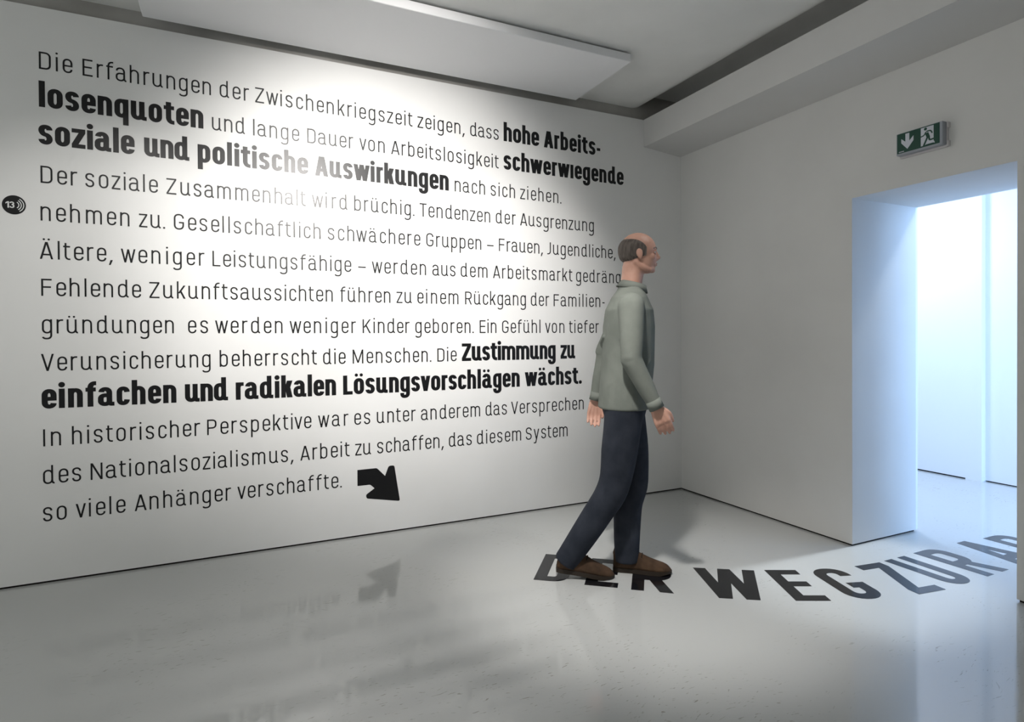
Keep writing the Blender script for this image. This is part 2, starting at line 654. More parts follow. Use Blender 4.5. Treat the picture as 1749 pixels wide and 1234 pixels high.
    if ch == ',':
        g = v * 1.15
        S.append(('p', [(g * 0.0, -g * 1.8), (g * 0.8, -g * 1.8), (g * 1.9, g), (g * 0.75, g)]))
        return g * 1.9, S
    if ch in '-–':
        w = n * (0.48 if ch == '-' else 0.92)
        rect(0, X * 0.46 - b, w, X * 0.46 + b)
        return w, S
    raise ValueError(ch)


def emit(bm, shapes, P, thick):
    """P maps (x, z, lift) to a point; thick = height of the film"""
    def prism(loop, both=False):
        ar = sum(loop[i][0] * loop[(i + 1) % len(loop)][1] - loop[(i + 1) % len(loop)][0] * loop[i][1] for i in range(len(loop)))
        if ar < 0:
            loop = loop[::-1]
        top = [bm.verts.new(P(x, z, thick)) for x, z in loop]
        bot = [bm.verts.new(P(x, z, 0.0)) for x, z in loop]
        bm.faces.new(top)
        for i in range(len(loop)):
            j = (i + 1) % len(loop)
            bm.faces.new((bot[i], bot[j], top[j], top[i]))
    for k_, s in enumerate(shapes):
        thick += 0.00003          # each stroke a hair above the last, so none coincide
        if s[0] == 'p':
            prism(s[1])
        elif s[0] == 'c':
            _, x, z, r = s
            prism([(x + r * math.cos(k * math.pi / 8), z + r * math.sin(k * math.pi / 8)) for k in range(16)])
        else:
            L, Rr = stroke(s[1], s[2], s[3])
            t = [(bm.verts.new(P(p.x, p.y, thick)), bm.verts.new(P(q.x, q.y, thick))) for p, q in zip(L, Rr)]
            u = [(bm.verts.new(P(p.x, p.y, 0)), bm.verts.new(P(q.x, q.y, 0))) for p, q in zip(L, Rr)]
            for i in range(len(t) - 1):
                bm.faces.new((t[i][1], t[i + 1][1], t[i + 1][0], t[i][0]))
                bm.faces.new((u[i + 1][0], u[i][0], t[i][0], t[i + 1][0]))
                bm.faces.new((u[i][1], u[i + 1][1], t[i + 1][1], t[i][1]))
            bm.faces.new((t[0][0], u[0][0], u[0][1], t[0][1]))
            bm.faces.new((t[-1][1], u[-1][1], u[-1][0], t[-1][0]))


XA, XB = -4.31, -1.2
LINES = [
    (2.7175, 2.7009, [('Die', -4.3103, -4.1658), ('Erfahrungen', -4.1213, -3.5041), ('der', -3.4584, -3.3006), ('Zwischenkriegszeit', -3.2669, -2.2982), ('zeigen,', -2.2638, -1.9245), ('dass', -1.8833, -1.6649), ('*hohe', -1.6257, -1.3368), ('*Arbeits-', -1.2969, -0.7983)]),
    (2.5182, 2.4969, [('*losenquoten', -4.3125, -3.5451), ('und', -3.5008, -3.3255), ('lange', -3.2804, -3.0178), ('Dauer', -2.972, -2.6892), ('von', -2.6513, -2.4869), ('Arbeitslosigkeit', -2.4445, -1.6664), ('*schwerwıegende', -1.6271, -0.5781)]),
    (2.3228, 2.2956, [('*soziale', -4.3161, -3.8866), ('*und', -3.8412, -3.6189), ('*politische', -3.5763, -2.9668), ('*Auswirkungen', -2.927, -2.0447), ('nach', -2.0015, -1.7738), ('sich', -1.7299, -1.5378), ('ziehen.', -1.4961, -1.1501)]),
    (2.1186, 2.1039, [('Der', -4.3097, -4.151), ('soziale', -4.1152, -3.7768), ('Zusammenhalt', -3.735, -2.9838), ('wird', -2.9477, -2.7301), ('brüchig.', -2.6881, -2.29), ('Tendenzen', -2.2535, -1.7354), ('der', -1.6912, -1.533), ('Ausgrenzung', -1.4974, -0.8613)]),
    (1.9198, 1.9061, [('nehmen', -4.3118, -3.9151), ('zu.', -3.8699, -3.7439), ('Gesellschaftlich', -3.7005, -2.8964), ('schwächere', -2.8531, -2.2502), ('Gruppen', -2.2084, -1.8058), ('–', -1.7618, -1.7104), ('Frauen,', -1.6687, -1.3101), ('Jugendliche,', -1.2734, -0.658)]),
    (1.7177, 1.7108, [('Ältere,', -4.3172, -3.9946), ('weniger', -3.9572, -3.5472), ('Leistungsfähige', -3.5058, -2.7093), ('–', -2.6659, -2.6168), ('werden', -2.5775, -2.212), ('aus', -2.167, -2.0004), ('dem', -1.9615, -1.7591), ('Arbeitsmarkt', -1.7164, -1.0571), ('gedrängt.', -1.0233, -0.5461)]),
    (1.5229, 1.5191, [('Fehlende', -4.3132, -3.8639), ('Zukunftsaussichten', -3.8243, -2.8261), ('führen', -2.7794, -2.4573), ('zu', -2.4161, -2.3125), ('einem', -2.2733, -1.9799), ('Rückgang', -1.9303, -1.455), ('der', -1.413, -1.26), ('Familien-', -1.2209, -0.7643)]),
    (1.3243, 1.3182, [('gründungen', -4.3123, -3.7064), ('es', -3.635, -3.5325), ('werden', -3.4955, -3.126), ('weniger', -3.0852, -2.683), ('Kinder', -2.6404, -2.329), ('geboren.', -2.2895, -1.8676), ('Ein', -1.8218, -1.6927), ('Gefühl', -1.6475, -1.3352), ('von', -1.2952, -1.1298), ('tiefer', -1.0881, -0.819)]),
    (1.1256, 1.1234, [('Verunsicherung', -4.318, -3.5213), ('beherrscht', -3.4737, -2.9263), ('die', -2.8885, -2.75), ('Menschen.', -2.7055, -2.1795), ('Die', -2.1361, -1.9962), ('*Zustimmung', -1.9573, -1.2068), ('*zu', -1.1642, -1.0358)]),
    (0.9258, 0.9267, [('*einfachen', -4.3177, -3.6975), ('*und', -3.6546, -3.4312), ('*radikalen', -3.3895, -2.8111), ('*Lösungsvorschlägen', -2.7671, -1.5089), ('*wächst.', -1.4668, -0.9772)]),
    (0.7266, 0.7292, [('In', -4.3134, -4.2369), ('historischer', -4.1888, -3.5792), ('Perspektive', -3.5429, -2.9625), ('war', -2.9225, -2.7358), ('es', -2.6981, -2.5968), ('unter', -2.5533, -2.2922), ('anderem', -2.2547, -1.823), ('das', -1.7807, -1.614), ('Versprechen', -1.5794, -0.9615)]),
    (0.5259, 0.5323, [('des', -4.3163, -4.1505), ('Nationalsozialismus,', -4.1081, -3.0693), ('Arbeit', -3.0299, -2.7302), ('zu', -2.6943, -2.5939), ('schaffen,', -2.553, -2.0944), ('das', -2.057, -1.888), ('diesem', -1.8477, -1.5006), ('System', -1.4618, -1.1065)]),
    (0.3277, 0.3401, [('so', -4.3184, -4.2162), ('viele', -4.1763, -3.9499), ('Anhänger', -3.9068, -3.4206), ('verschaffte.', -3.3863, -2.781)]),
]
wall_text = empty('wall_text', (-2.6, 0, 0.3))
tag(wall_text, 'thirteen lines of black German lettering stuck on the white left wall', 'wall text')
TRK = []
for zA, zB, words in LINES:
    for w, x0, x1 in words:
        f = BOLD if w[0] == '*' else REG
        w = w.lstrip('*')
        gl = [glyph(c, f) for c in w]
        tot = sum(g[0] for g in gl)
        gaps = [1.0] * (len(gl) - 1)
        for i in range(len(gl) - 1):      # optical spacing
            if w[i] in 'rtfLcevwzk' : gaps[i] *= 0.78
            if w[i] in 'adu': gaps[i] *= 0.86
            if w[i + 1] in 'tvwza': gaps[i] *= 0.75
            if w[i] in 'vwTAV' or w[i + 1] in ',.AVwv': gaps[i] *= 0.72
            if w[i] in 'ilnhmdu' and w[i + 1] in 'ilnhmdubkr': gaps[i] *= 1.15
        gaps = [max(g_, 0.55) for g_ in gaps]
        if gaps:
            t = ((x1 - x0) - tot) / sum(gaps)
            TRK.append((w, round(t, 4)))
        sx = 1.0 if gaps else (x1 - x0) / tot
        if gaps and t < 0.004:            # never let letters touch
            sx = ((x1 - x0) - 0.004 * sum(gaps)) / tot
            t = 0.004
        bm = bmesh.new()
        x = x0
        for i, (adv, sh) in enumerate(gl):
            def P(px, pz, up_, x=x):
                X = x + px * sx
                return (X + 2.6, -0.0003 - up_, zA + (zB - zA) * (X - XA) / (XB - XA) + pz - 0.3)
            emit(bm, sh, P, 0.0006)
            x += adv * sx + (t * gaps[i] if i < len(gaps) else 0)
        o = link('bold_word' if f is BOLD else 'word', bm, M_VINYL, wall_text)
        if f is BOLD:
            o['label'] = 'bold word reading ' + w



def fill_outline(name, loops, P, thick, mat, parent=None, res=0):
    """flat plate with holes from closed loops, P maps (x, z, lift)"""
    cu = bpy.data.curves.new('tmp', 'CURVE')
    cu.dimensions = '2D'
    cu.fill_mode = 'BOTH'
    cu.extrude = thick / 2
    for lp in loops:
        s = cu.splines.new('POLY')
        s.points.add(len(lp) - 1)
        for p, q in zip(s.points, lp):
            p.co = (q[0], q[1], 0, 1)
        s.use_cyclic_u = True
    tmp = bpy.data.objects.new('tmp', cu)
    C.objects.link(tmp)
    dg = bpy.context.evaluated_depsgraph_get()
    me = bpy.data.meshes.new_from_object(tmp.evaluated_get(dg))
    me.name = name
    bpy.data.objects.remove(tmp)
    bpy.data.curves.remove(cu)
    for vtx in me.vertices:
        c = vtx.co
        vtx.co = P(c.x, c.y, c.z + thick / 2)
    bm = bmesh.new()
    bm.from_mesh(me)
    bmesh.ops.remove_doubles(bm, verts=bm.verts[:], dist=1e-6)
    bmesh.ops.recalc_face_normals(bm, faces=bm.faces[:])
    bpy.data.meshes.remove(me)
    return link(name, bm, mat, parent)


def round_loop(pts):
    """closed loop with fillets: (x, z, r)"""
    n = len(pts)
    out = []
    for i, p in enumerate(pts):
        c = Vector(p[:2])
        r = p[2] if len(p) > 2 else 0
        if r <= 0:
            out.append((c.x, c.y))
            continue
        A_ = Vector(pts[i - 1][:2]) - c
        B_ = Vector(pts[(i + 1) % n][:2]) - c
        A1 = c + A_.normalized() * r
        B1 = c + B_.normalized() * r
        for k in range(7):
            t = k / 6
            q = A1 * (1 - t) ** 2 + c * 2 * t * (1 - t) + B1 * t * t
            out.append((q.x, q.y))
    return out


def on_left_wall(x, z, u):
    return (x, -0.0003 - u, z)


# arrow bent towards the floor lettering
arrow_pts = [(-2.682, 0.435, .002), (-2.556, 0.435, .010), (-2.5025, 0.378, .004), (-2.478, 0.442, .014), (-2.4405, 0.442, .012),
             (-2.404, 0.200, .014), (-2.625, 0.243, .012), (-2.628, 0.268, .010), (-2.572, 0.304, .004), (-2.600, 0.331, .008), (-2.682, 0.331, .002)]
arrow = fill_outline('wall_arrow', [round_loop(arrow_pts)], on_left_wall, 0.0006, M_VINYL)
tag(arrow, 'black bent arrow sticker pointing down right after the last text line', 'arrow')

# round audio guide marker, number 13 with sound waves
M_WHITEV = new_mat('white_vinyl', (0.75, 0.76, 0.75), 0.4, 0.5)
mk = empty('audio_guide_marker', (-4.422, 0.0, 1.992))
tag(mk, 'round black audio guide sticker with a white 13 and sound waves', 'sticker')
circ = [(0.0495 * math.cos(k * math.pi / 24), 0.0495 * math.sin(k * math.pi / 24)) for k in range(48)]
fill_outline('disc', [circ], lambda x, z, u: (x, -0.0003 - u, z), 0.0006, M_VINYL, mk)
bm = bmesh.new()
sh = [('p', [(-0.0225, -0.0165), (-0.0160, -0.0165), (-0.0160, 0.0165), (-0.0225, 0.0165)]),
      ('p', [(-0.0225, 0.0165), (-0.0305, 0.0105), (-0.0305, 0.0040), (-0.0222, 0.0098)]),
      ('s', fillet([(-0.0105, 0.0085), (-0.0105, 0.0138, .005), (0.0020, 0.0138, .007), (0.0020, 0.0012, .006), (-0.0055, 0.0012)]), 0.0062, 0.0052),
      ('s', fillet([(-0.0055, 0.0012), (0.0030, 0.0012, .007), (0.0030, -0.0138, .007), (-0.0112, -0.0138, .006), (-0.0112, -0.0080)]), 0.0062, 0.0052)]
emit(bm, sh, lambda x, z, u: (x - 0.004, -0.0009 - u, z), 0.0003)
link('number', bm, M_WHITEV, mk)
for r_ in (0.0175, 0.0275, 0.0375):
    bm = bmesh.new()
    arc = [(0.0 + r_ * math.cos(t), r_ * math.sin(t)) for t in [R(-58 + 116 * k / 20) for k in range(21)]]
    emit(bm, [('s', arc, 0.0042, 0.0042)], lambda x, z, u: (x + 0.003, -0.0009 - u, z), 0.0003)
    link('sound_wave', bm, M_WHITEV, mk)

# floor lettering, running in a bend through the doorway; (letter, left foot x, y, turn, width)
FT = [('D', -1.9716, -1.0985, -38.6, 0.178), ('E', -1.7646, -1.2733, -39.3, 0.170), ('R', -1.5831, -1.4275, -38.9, 0.203),
      ('W', -1.3095, -1.6615, -33.3, 0.325), ('E', -0.9439, -1.8829, -26.3, 0.170), ('G', -0.685, -2.000, -18.5, 0.190),
      ('Z', -0.338, -2.1005, -8.0, 0.181), ('U', -0.0660, -2.1270, -1.0, 0.178), ('R', 0.2135, -2.1275, 0.5, 0.203),
      ('A', 0.5480, -2.1420, 0.5, 0.240), ('R', 0.8560, -2.1650, -1.0, 0.203)]
floor_text = empty('floor_text', (-0.5, -1.9, 0))
tag(floor_text, 'large black letters DER WEG ZUR AR curving over the floor into the doorway', 'floor text')
for ch, fx, fy, ang, wd in FT:
    bm = bmesh.new()
    ca, sa = math.cos(R(ang)), math.sin(R(ang))
    adv, sh = glyph(ch, FLOOR_F, wd)
    emit(bm, sh, lambda x, z, u: (fx + x * ca - z * sa + 0.5, fy + x * sa + z * ca + 1.9, 0.0002 + u), 0.0006)
    link('letter', bm, M_FVINYL, floor_text)

# ------------------------------------------------------------------ white panel under the ceiling
bm = bmesh.new()
box(bm, -3.835, -1.055, -0.742, -0.062, 3.066, 3.118)
bmesh.ops.bevel(bm, geom=bm.edges[:], offset=0.003, segments=1, affect='EDGES')
pn = empty('ceiling_panel', (-2.45, -0.4, CZ))
tag(pn, 'long white rectangular panel fixed under the concrete ceiling beside the left wall', 'ceiling panel')
for vv in bm.verts:
    vv.co -= Vector((-2.45, -0.4, CZ))
link('board', bm, M_PANEL, pn)
for x in (-3.5, -2.45, -1.4):
    for y in (-0.62, -0.18):
        bm = bmesh.new()
        box(bm, x + 2.45 - 0.03, x + 2.45 + 0.03, y + 0.4 - 0.02, y + 0.4 + 0.02, -0.0125, 0.0)
        link('mount', bm, M_GAP, pn)

# ------------------------------------------------------------------ exit sign over the doorway
M_GREEN = new_mat('sign_green', (0.008, 0.055, 0.036), 0.35, 0.4)
M_SWHITE = new_mat('sign_white', (0.62, 0.64, 0.70), 0.4, 0.4)
M_SHOUSE = new_mat('sign_housing', (0.33, 0.35, 0.39), 0.4, 0.5)
M_SPLATE = new_mat('sign_back_plate', (0.60, 0.58, 0.58), 0.5, 0.4)
SY0, SY1, SZ0, SZ1 = -1.813, -2.050, 2.283, 2.4035
sg = empty('exit_sign', (0.0, (SY0 + SY1) / 2, SZ0))
tag(sg, 'green and white emergency exit sign with arrow and running figure above the doorway', 'exit sign')
OFF = Vector((0.0, (SY0 + SY1) / 2, SZ0))


def spart(name, boxes, mat, bev=0.0):
    bm = bmesh.new()
    for b_ in boxes:
        box(bm, *b_)
    if bev:
        bmesh.ops.bevel(bm, geom=bm.edges[:], offset=bev, segments=2, affect='EDGES')
    for vv in bm.verts:
        vv.co -= OFF
    return link(name, bm, mat, sg)


spart('back_plate', [(-0.014, -0.0, SY1 - 0.004, SY0 + 0.004, SZ0 - 0.010, SZ1 + 0.002)], M_SPLATE, 0.002)
spart('housing', [(-0.050, -0.014, SY1, SY0, SZ0, SZ1)], M_SHOUSE, 0.002)
spart('clip', [(-0.020, -0.002, SY1 - 0.012, SY1 - 0.003, SZ1 - 0.032, SZ1 - 0.004)], M_SPLATE, 0.001)
spart('clip', [(-0.020, -0.002, SY1 - 0.012, SY1 - 0.003, SZ0 - 0.008, SZ0 + 0.020)], M_SPLATE, 0.001)
FY0, FY1, FZ0, FZ1 = SY0 - 0.005, SY1 + 0.014, SZ0 + 0.010, SZ1 - 0.003
spart('face_plate', [(-0.0515, -0.050, FY1, FY0, FZ0, FZ1)], M_GREEN, 0.0)
fw, fh = FY0 - FY1, FZ1 - FZ0


def on_sign(lift):
    def P(x, z, u):      # x, z in 0..1 from left, bottom of the plate
        return (-0.0515 - lift - u, FY0 - x * fw - OFF.y, FZ0 + z * fh - OFF.z)
    return P


def plate(name, loops, mat, lift):
    o = fill_outline(name, loops, on_sign(lift), 0.0004, mat, sg)
    return o


plate('arrow', [[(0.205, 0.93), (0.30, 0.93), (0.30, 0.53), (0.40, 0.74), (0.40, 0.50), (0.253, 0.14), (0.105, 0.50), (0.105, 0.72), (0.205, 0.53)]], M_SWHITE, 0.0)
plate('doorway_field', [[(0.575, 0.06), (0.665, 0.06), (0.70, 0.10), (0.86, 0.10), (0.89, 0.06), (0.89, 0.14), (0.868, 0.20), (0.868, 0.955), (0.575, 0.955)]], M_SWHITE, 0.0)
bm = bmesh.new()
q = fw / fh
def sc(pts): return [(x * q, z) for x, z in pts]
shapes = [('s', sc([(0.71, 0.66), (0.755, 0.40)]), 0.155, 0.155),                              # trunk
          ('s', fillet([(0.700 * q, 0.72), (0.648 * q, 0.56, .05), (0.575 * q, 0.53)]), 0.060, 0.055),      # front arm
          ('s', fillet([(0.705 * q, 0.735), (0.800 * q, 0.735, .05), (0.840 * q, 0.58)]), 0.060, 0.060),    # rear arm
          ('s', fillet([(0.735 * q, 0.47), (0.690 * q, 0.26, .05), (0.640 * q, 0.05)]), 0.085, 0.08),       # front leg
          ('s', fillet([(0.755 * q, 0.47), (0.780 * q, 0.27, .05), (0.895 * q, 0.295)]), 0.085, 0.075),     # rear leg
          ('s', sc([(0.640, 0.085), (0.685, 0.035)]), 0.06, 0.06),
          ('c', 0.683 * q, 0.865, 0.072)]
emit(bm, shapes, lambda x, z, u: on_sign(0.0004)(x / q, z, u), 0.0004)
link('running_figure', bm, M_GREEN, sg)
bm = bmesh.new()
emit(bm, [('s', fillet([(0.05 + k * 0.032, 0.045), (0.05 + k * 0.032, 0.085, .01), (0.068 + k * 0.032, 0.085, .01), (0.068 + k * 0.032, 0.045)]), 0.010, 0.012) for k in range(4)],
     lambda x, z, u: on_sign(0.0)(x, z, u), 0.0004)
link('small_print', bm, M_SWHITE, sg)


# ------------------------------------------------------------------ the visitor
M_SKIN = noise_mat('skin', (0.50, 0.27, 0.20), (0.58, 0.33, 0.25), 14, 0.5, 0.1)
M_HAIR = noise_mat('hair', (0.16, 0.13, 0.115), (0.28, 0.24, 0.21), 90, 0.7, 0.6, stretch=(1, 1, 0.15))
M_SHIRT = noise_mat('shirt_cloth', (0.155, 0.170, 0.150), (0.190, 0.205, 0.182), 9, 0.9, 0.4, spec=0.2, bscale=420)
M_TROUS = noise_mat('trouser_cloth', (0.020, 0.024, 0.034), (0.032, 0.037, 0.050), 12, 0.9, 0.4, spec=0.2, bscale=500)
M_SHOE = noise_mat('suede', (0.045, 0.026, 0.015), (0.082, 0.047, 0.027), 18, 0.85, 0.3, spec=0.25)
M_SOLE = new_mat('sole_rubber', (0.030, 0.022, 0.016), 0.7, 0.3)
M_LACE = new_mat('lace', (0.020, 0.014, 0.010), 0.8, 0.2)
M_EYE = new_mat('eye_white', (0.75, 0.74, 0.72), 0.2, 0.5)
M_IRIS = new_mat('iris', (0.03, 0.04, 0.05), 0.2, 0.5)
M_LIP = new_mat('lips', (0.40, 0.17, 0.14), 0.5, 0.4)


def ring_loft(bm, rings, seg=20, closed=True):
    """rings: list of (centre, axis_x, axis_y, rx, ry) -> tube with caps"""
    prev = None
    for c, ax, ay, rx, ry in rings:
        cur = [bm.verts.new(c + ax * (rx * math.cos(2 * math.pi * k / seg)) + ay * (ry * math.sin(2 * math.pi * k / seg))) for k in range(seg)]
        if prev:
            for k in range(seg):
                bm.faces.new((prev[k], prev[(k + 1) % seg], cur[(k + 1) % seg], cur[k]))
        elif closed:
            bm.faces.new(cur[::-1])
        prev = cur
    if closed:
        bm.faces.new(prev)


def limb(bm, pts, seg=16, sub=4, flat_end=False):
    """pts: (x, y, z, r[, squash]) joints, smoothly interpolated, rounded ends"""
    P_ = [Vector(p[:3]) for p in pts]
    r_ = [p[3] for p in pts]
    s_ = [p[4] if len(p) > 4 else 1.0 for p in pts]
    dense = []
    n = len(P_)
    for i in range(n - 1):
        p0, p1, p2, p3 = P_[max(i - 1, 0)], P_[i], P_[i + 1], P_[min(i + 2, n - 1)]
        for k in range(sub):
            t = k / sub
            q = 0.5 * ((2 * p1) + (p2 - p0) * t + (2 * p0 - 5 * p1 + 4 * p2 - p3) * t * t + (3 * p1 - p0 - 3 * p2 + p3) * t ** 3)
            ts = t * t * (3 - 2 * t)
            dense.append((q, r_[i] * (1 - ts) + r_[i + 1] * ts, s_[i] * (1 - t) + s_[i + 1] * t))
    dense.append((P_[-1], r_[-1], s_[-1]))
    d0 = (dense[1][0] - dense[0][0]).normalized()
    d1 = (dense[-1][0] - dense[-2][0]).normalized()
    ra, rb = dense[0][1], dense[-1][1]
    start = [(dense[0][0] - d0 * ra * math.sin(a_), ra * math.cos(a_), dense[0][2]) for a_ in (1.45, 1.1, 0.7, 0.35)]
    end = [(dense[-1][0] + d1 * rb * math.sin(a_), rb * math.cos(a_), dense[-1][2]) for a_ in ((0.35, 0.7, 1.1, 1.45) if not flat_end else ())]
    allp = start + dense + end
    ay = Vector((0, 1, 0))
    rings = []
    for i, (c, r, s) in enumerate(allp):
        d = (allp[min(i + 1, len(allp) - 1)][0] - allp[max(i - 1, 0)][0]).normalized()
        yy = ay if abs(d.dot(ay)) < 0.9 else Vector((1, 0, 0))
        ax_ = yy.cross(d).normalized()
        ay_ = d.cross(ax_).normalized()
        rings.append((c, ax_, ay_, r, r * s))
    ring_loft(bm, rings, seg)


def stack(bm, rows, seg=28):
    """level rings: (x, y, z, rx, ry)"""
    ring_loft(bm, [(Vector((x, y, z)), Vector((1, 0, 0)), Vector((0, 1, 0)), rx, ry) for x, y, z, rx, ry in rows], seg)


def ball(bm, c, rx, ry, rz, seg=20, rot=None):
    mt = Matrix.Translation(Vector(c)) @ (rot or Matrix.Identity(4)) @ Matrix.Diagonal((rx, ry, rz, 1))
    bmesh.ops.create_uvsphere(bm, u_segments=seg, v_segments=seg // 2 + 2, radius=1, matrix=mt)


def merge(name, bm, mat, parent, voxel, smooth=2, adapt=0.0):
    """closed overlapping pieces -> one continuous skin"""
    o = link(name, bm, mat, parent)
    bmn = o.modifiers.new('r', 'REMESH')
    bmn.mode = 'VOXEL'
    bmn.voxel_size = voxel
    sm = o.modifiers.new('s', 'SMOOTH')
    sm.iterations = smooth
    sm.factor = 0.5
    dg = bpy.context.evaluated_depsgraph_get()
    me = bpy.data.meshes.new_from_object(o.evaluated_get(dg))
    me.name = name
    old = o.data
    o.modifiers.clear()
    o.data = me
    bpy.data.meshes.remove(old)
    if not me.materials:
        me.materials.append(mat)
    for p in me.polygons:
        p.use_smooth = True
    return o


person = empty('person', (-1.495, -1.255, 0.0), R(-33.5))
tag(person, 'balding man in grey green shirt and dark trousers walking past the text wall', 'person')

# --- body in one piece: trunk, head, arms with hands, legs (x forward, y left)
bm = bmesh.new()
stack(bm, [(0.0, 0, 0.86, 0.09, 0.13), (0.0, 0, 0.93, 0.115, 0.165), (0.0, 0, 1.00, 0.115, 0.168), (0.01, 0, 1.10, 0.105, 0.15),
           (0.015, 0, 1.20, 0.11, 0.155), (0.02, 0, 1.32, 0.12, 0.175), (0.025, 0, 1.42, 0.115, 0.19), (0.03, 0, 1.49, 0.085, 0.17),
           (0.035, 0, 1.53, 0.06, 0.10), (0.04, 0, 1.56, 0.055, 0.065), (0.05, 0, 1.62, 0.055, 0.058), (0.06, 0, 1.66, 0.055, 0.055)])
# head
HC = Vector((0.085, 0, 1.735))
ball(bm, HC + Vector((-0.010, 0, 0.018)), 0.098, 0.077, 0.092, 28)            # skull
ball(bm, HC + Vector((0.018, 0, -0.030)), 0.072, 0.060, 0.078, 28)            # face
ball(bm, HC + Vector((0.036, 0, -0.084)), 0.046, 0.041, 0.026)                # jaw
ball(bm, HC + Vector((0.066, 0, -0.094)), 0.016, 0.020, 0.014)                # chin
limb(bm, [(0.030, 0, 1.53, 0.056), (0.040, 0, 1.60, 0.053), (0.048, 0, 1.66, 0.055)], 20)      # neck
ball(bm, HC + Vector((-0.036, 0, -0.040)), 0.052, 0.052, 0.048)               # back of the skull down to the nape
ball(bm, HC + Vector((0.074, 0, -0.062)), 0.016, 0.026, 0.016)                # mouth mound
ball(bm, HC + Vector((0.072, 0, 0.020)), 0.018, 0.044, 0.012)                 # brow
limb(bm, [(HC.x + 0.083, 0, HC.z + 0.010, 0.0065), (HC.x + 0.097, 0, HC.z - 0.016, 0.0080), (HC.x + 0.101, 0, HC.z - 0.028, 0.0090), (HC.x + 0.088, 0, HC.z - 0.036, 0.0080)], 12, 3)
for s in (-1, 1):
    ball(bm, HC + Vector((0.089, s * 0.010, -0.033)), 0.009, 0.0075, 0.007, 10)
    ball(bm, HC + Vector((0.060, s * 0.036, -0.026)), 0.022, 0.020, 0.022, 12)    # cheek
    limb(bm, [(HC.x - 0.020, s * 0.050, HC.z - 0.050, 0.018), (HC.x + 0.010, s * 0.046, HC.z - 0.078, 0.018), (HC.x + 0.050, s * 0.026, HC.z - 0.092, 0.015)], 12, 3)   # jaw line
    ball(bm, HC + Vector((-0.006, s * 0.080, -0.008)), 0.018, 0.007, 0.030, 12, Matrix.Rotation(R(-12), 4, 'Y'))   # ear
    ball(bm, HC + Vector((0.000, s * 0.077, -0.030)), 0.009, 0.006, 0.011, 10)


def hand(bm, wrist, d, curl, side):
    """palm, four fingers and thumb hanging along d; palm faces the thigh, thumb forward"""
    W_ = Vector(wrist)
    d = Vector(d).normalized()
    fw_ = (Vector((1, 0, 0)) - d * d.x).normalized()       # towards the thumb side
    inn = d.cross(fw_) * side                                # towards the thigh
    if inn.y * side > 0:
        inn = -inn
    L_ = 0.088
    for t in (-0.5, -0.17, 0.17, 0.5):
        a_ = W_ + fw_ * t * 0.034
        b_ = W_ + d * L_ + fw_ * t * 0.064
        limb(bm, [(*a_, 0.0150), (*(a_.lerp(b_, 0.5)), 0.0145), (*b_, 0.0115)], 10, 2)
    for t, ln in ((-0.5, 0.062), (-0.17, 0.076), (0.17, 0.082), (0.5, 0.074)):
        p0 = W_ + d * L_ + fw_ * t * 0.066
        dirv = d.copy()
        seq = [(*p0, 0.0098)]
        p_ = p0
        for k, (fr, cu) in enumerate(((0.45, curl), (0.32, curl * 1.3), (0.23, curl))):
            dirv = (dirv + inn * cu).normalized()
            p_ = p_ + dirv * ln * fr
            seq.append((*p_, (0.0090, 0.0082, 0.0070)[k]))
        limb(bm, seq, 10, 3)
    t0 = W_ + d * 0.022 + fw_ * 0.020
    t1 = t0 + d * 0.030 + fw_ * 0.024 + inn * 0.008
    t2 = t1 + d * 0.030 + fw_ * 0.006 + inn * 0.010
    t3 = t2 + d * 0.022 - fw_ * 0.002 + inn * 0.006
    limb(bm, [(*t0, 0.015), (*t1, 0.0125), (*t2, 0.0105), (*t3, 0.0085)], 10, 3)


# arm joints: right arm (near the camera) swings forward, left arm back
ARM_R = dict(sh=(0.03, -0.185, 1.455), el=(0.030, -0.235, 1.165), wr=(0.145, -0.225, 0.940), d=(0.40, 0.02, -0.92))
ARM_L = dict(sh=(0.015, 0.185, 1.455), el=(-0.095, 0.235, 1.185), wr=(-0.150, 0.232, 0.930), d=(-0.12, -0.02, -0.99))
for A_, side in ((ARM_R, -1), (ARM_L, 1)):
    s_, e_, w_ = A_['sh'], A_['el'], A_['wr']
    mid = [(e_[i] * 0.55 + w_[i] * 0.45) for i in range(3)]
    limb(bm, [(s_[0], s_[1] * 0.92, s_[2] - 0.02, 0.050), (s_[0] * .5 + e_[0] * .5, s_[1] * .5 + e_[1] * .5, s_[2] * .5 + e_[2] * .5, 0.046), (*e_, 0.038), (*mid, 0.037), (*w_, 0.026)], 16)
    hand(bm, w_, A_['d'], 0.28, side)
LEG_F = [(0.005, 0.085, 0.93, 0.085), (0.035, 0.085, 0.72, 0.072), (0.050, 0.075, 0.50, 0.052), (0.020, 0.065, 0.34, 0.050), (0.010, 0.055, 0.11, 0.034)]
LEG_B = [(0.0, -0.085, 0.93, 0.085), (-0.025, -0.085, 0.72, 0.072), (-0.060, -0.080, 0.50, 0.052), (-0.150, -0.078, 0.34, 0.050), (-0.285, -0.072, 0.135, 0.034)]
limb(bm, LEG_F)
limb(bm, LEG_B)
# feet inside the shoes
limb(bm, [(0.0, 0.055, 0.070, 0.022), (0.08, 0.045, 0.050, 0.020), (0.15, 0.035, 0.045, 0.018)])
limb(bm, [(-0.300, -0.068, 0.110, 0.022), (-0.230, -0.062, 0.080, 0.020), (-0.18, -0.056, 0.06, 0.018)])
body = merge('body', bm, M_SKIN, person, 0.0045, 5)

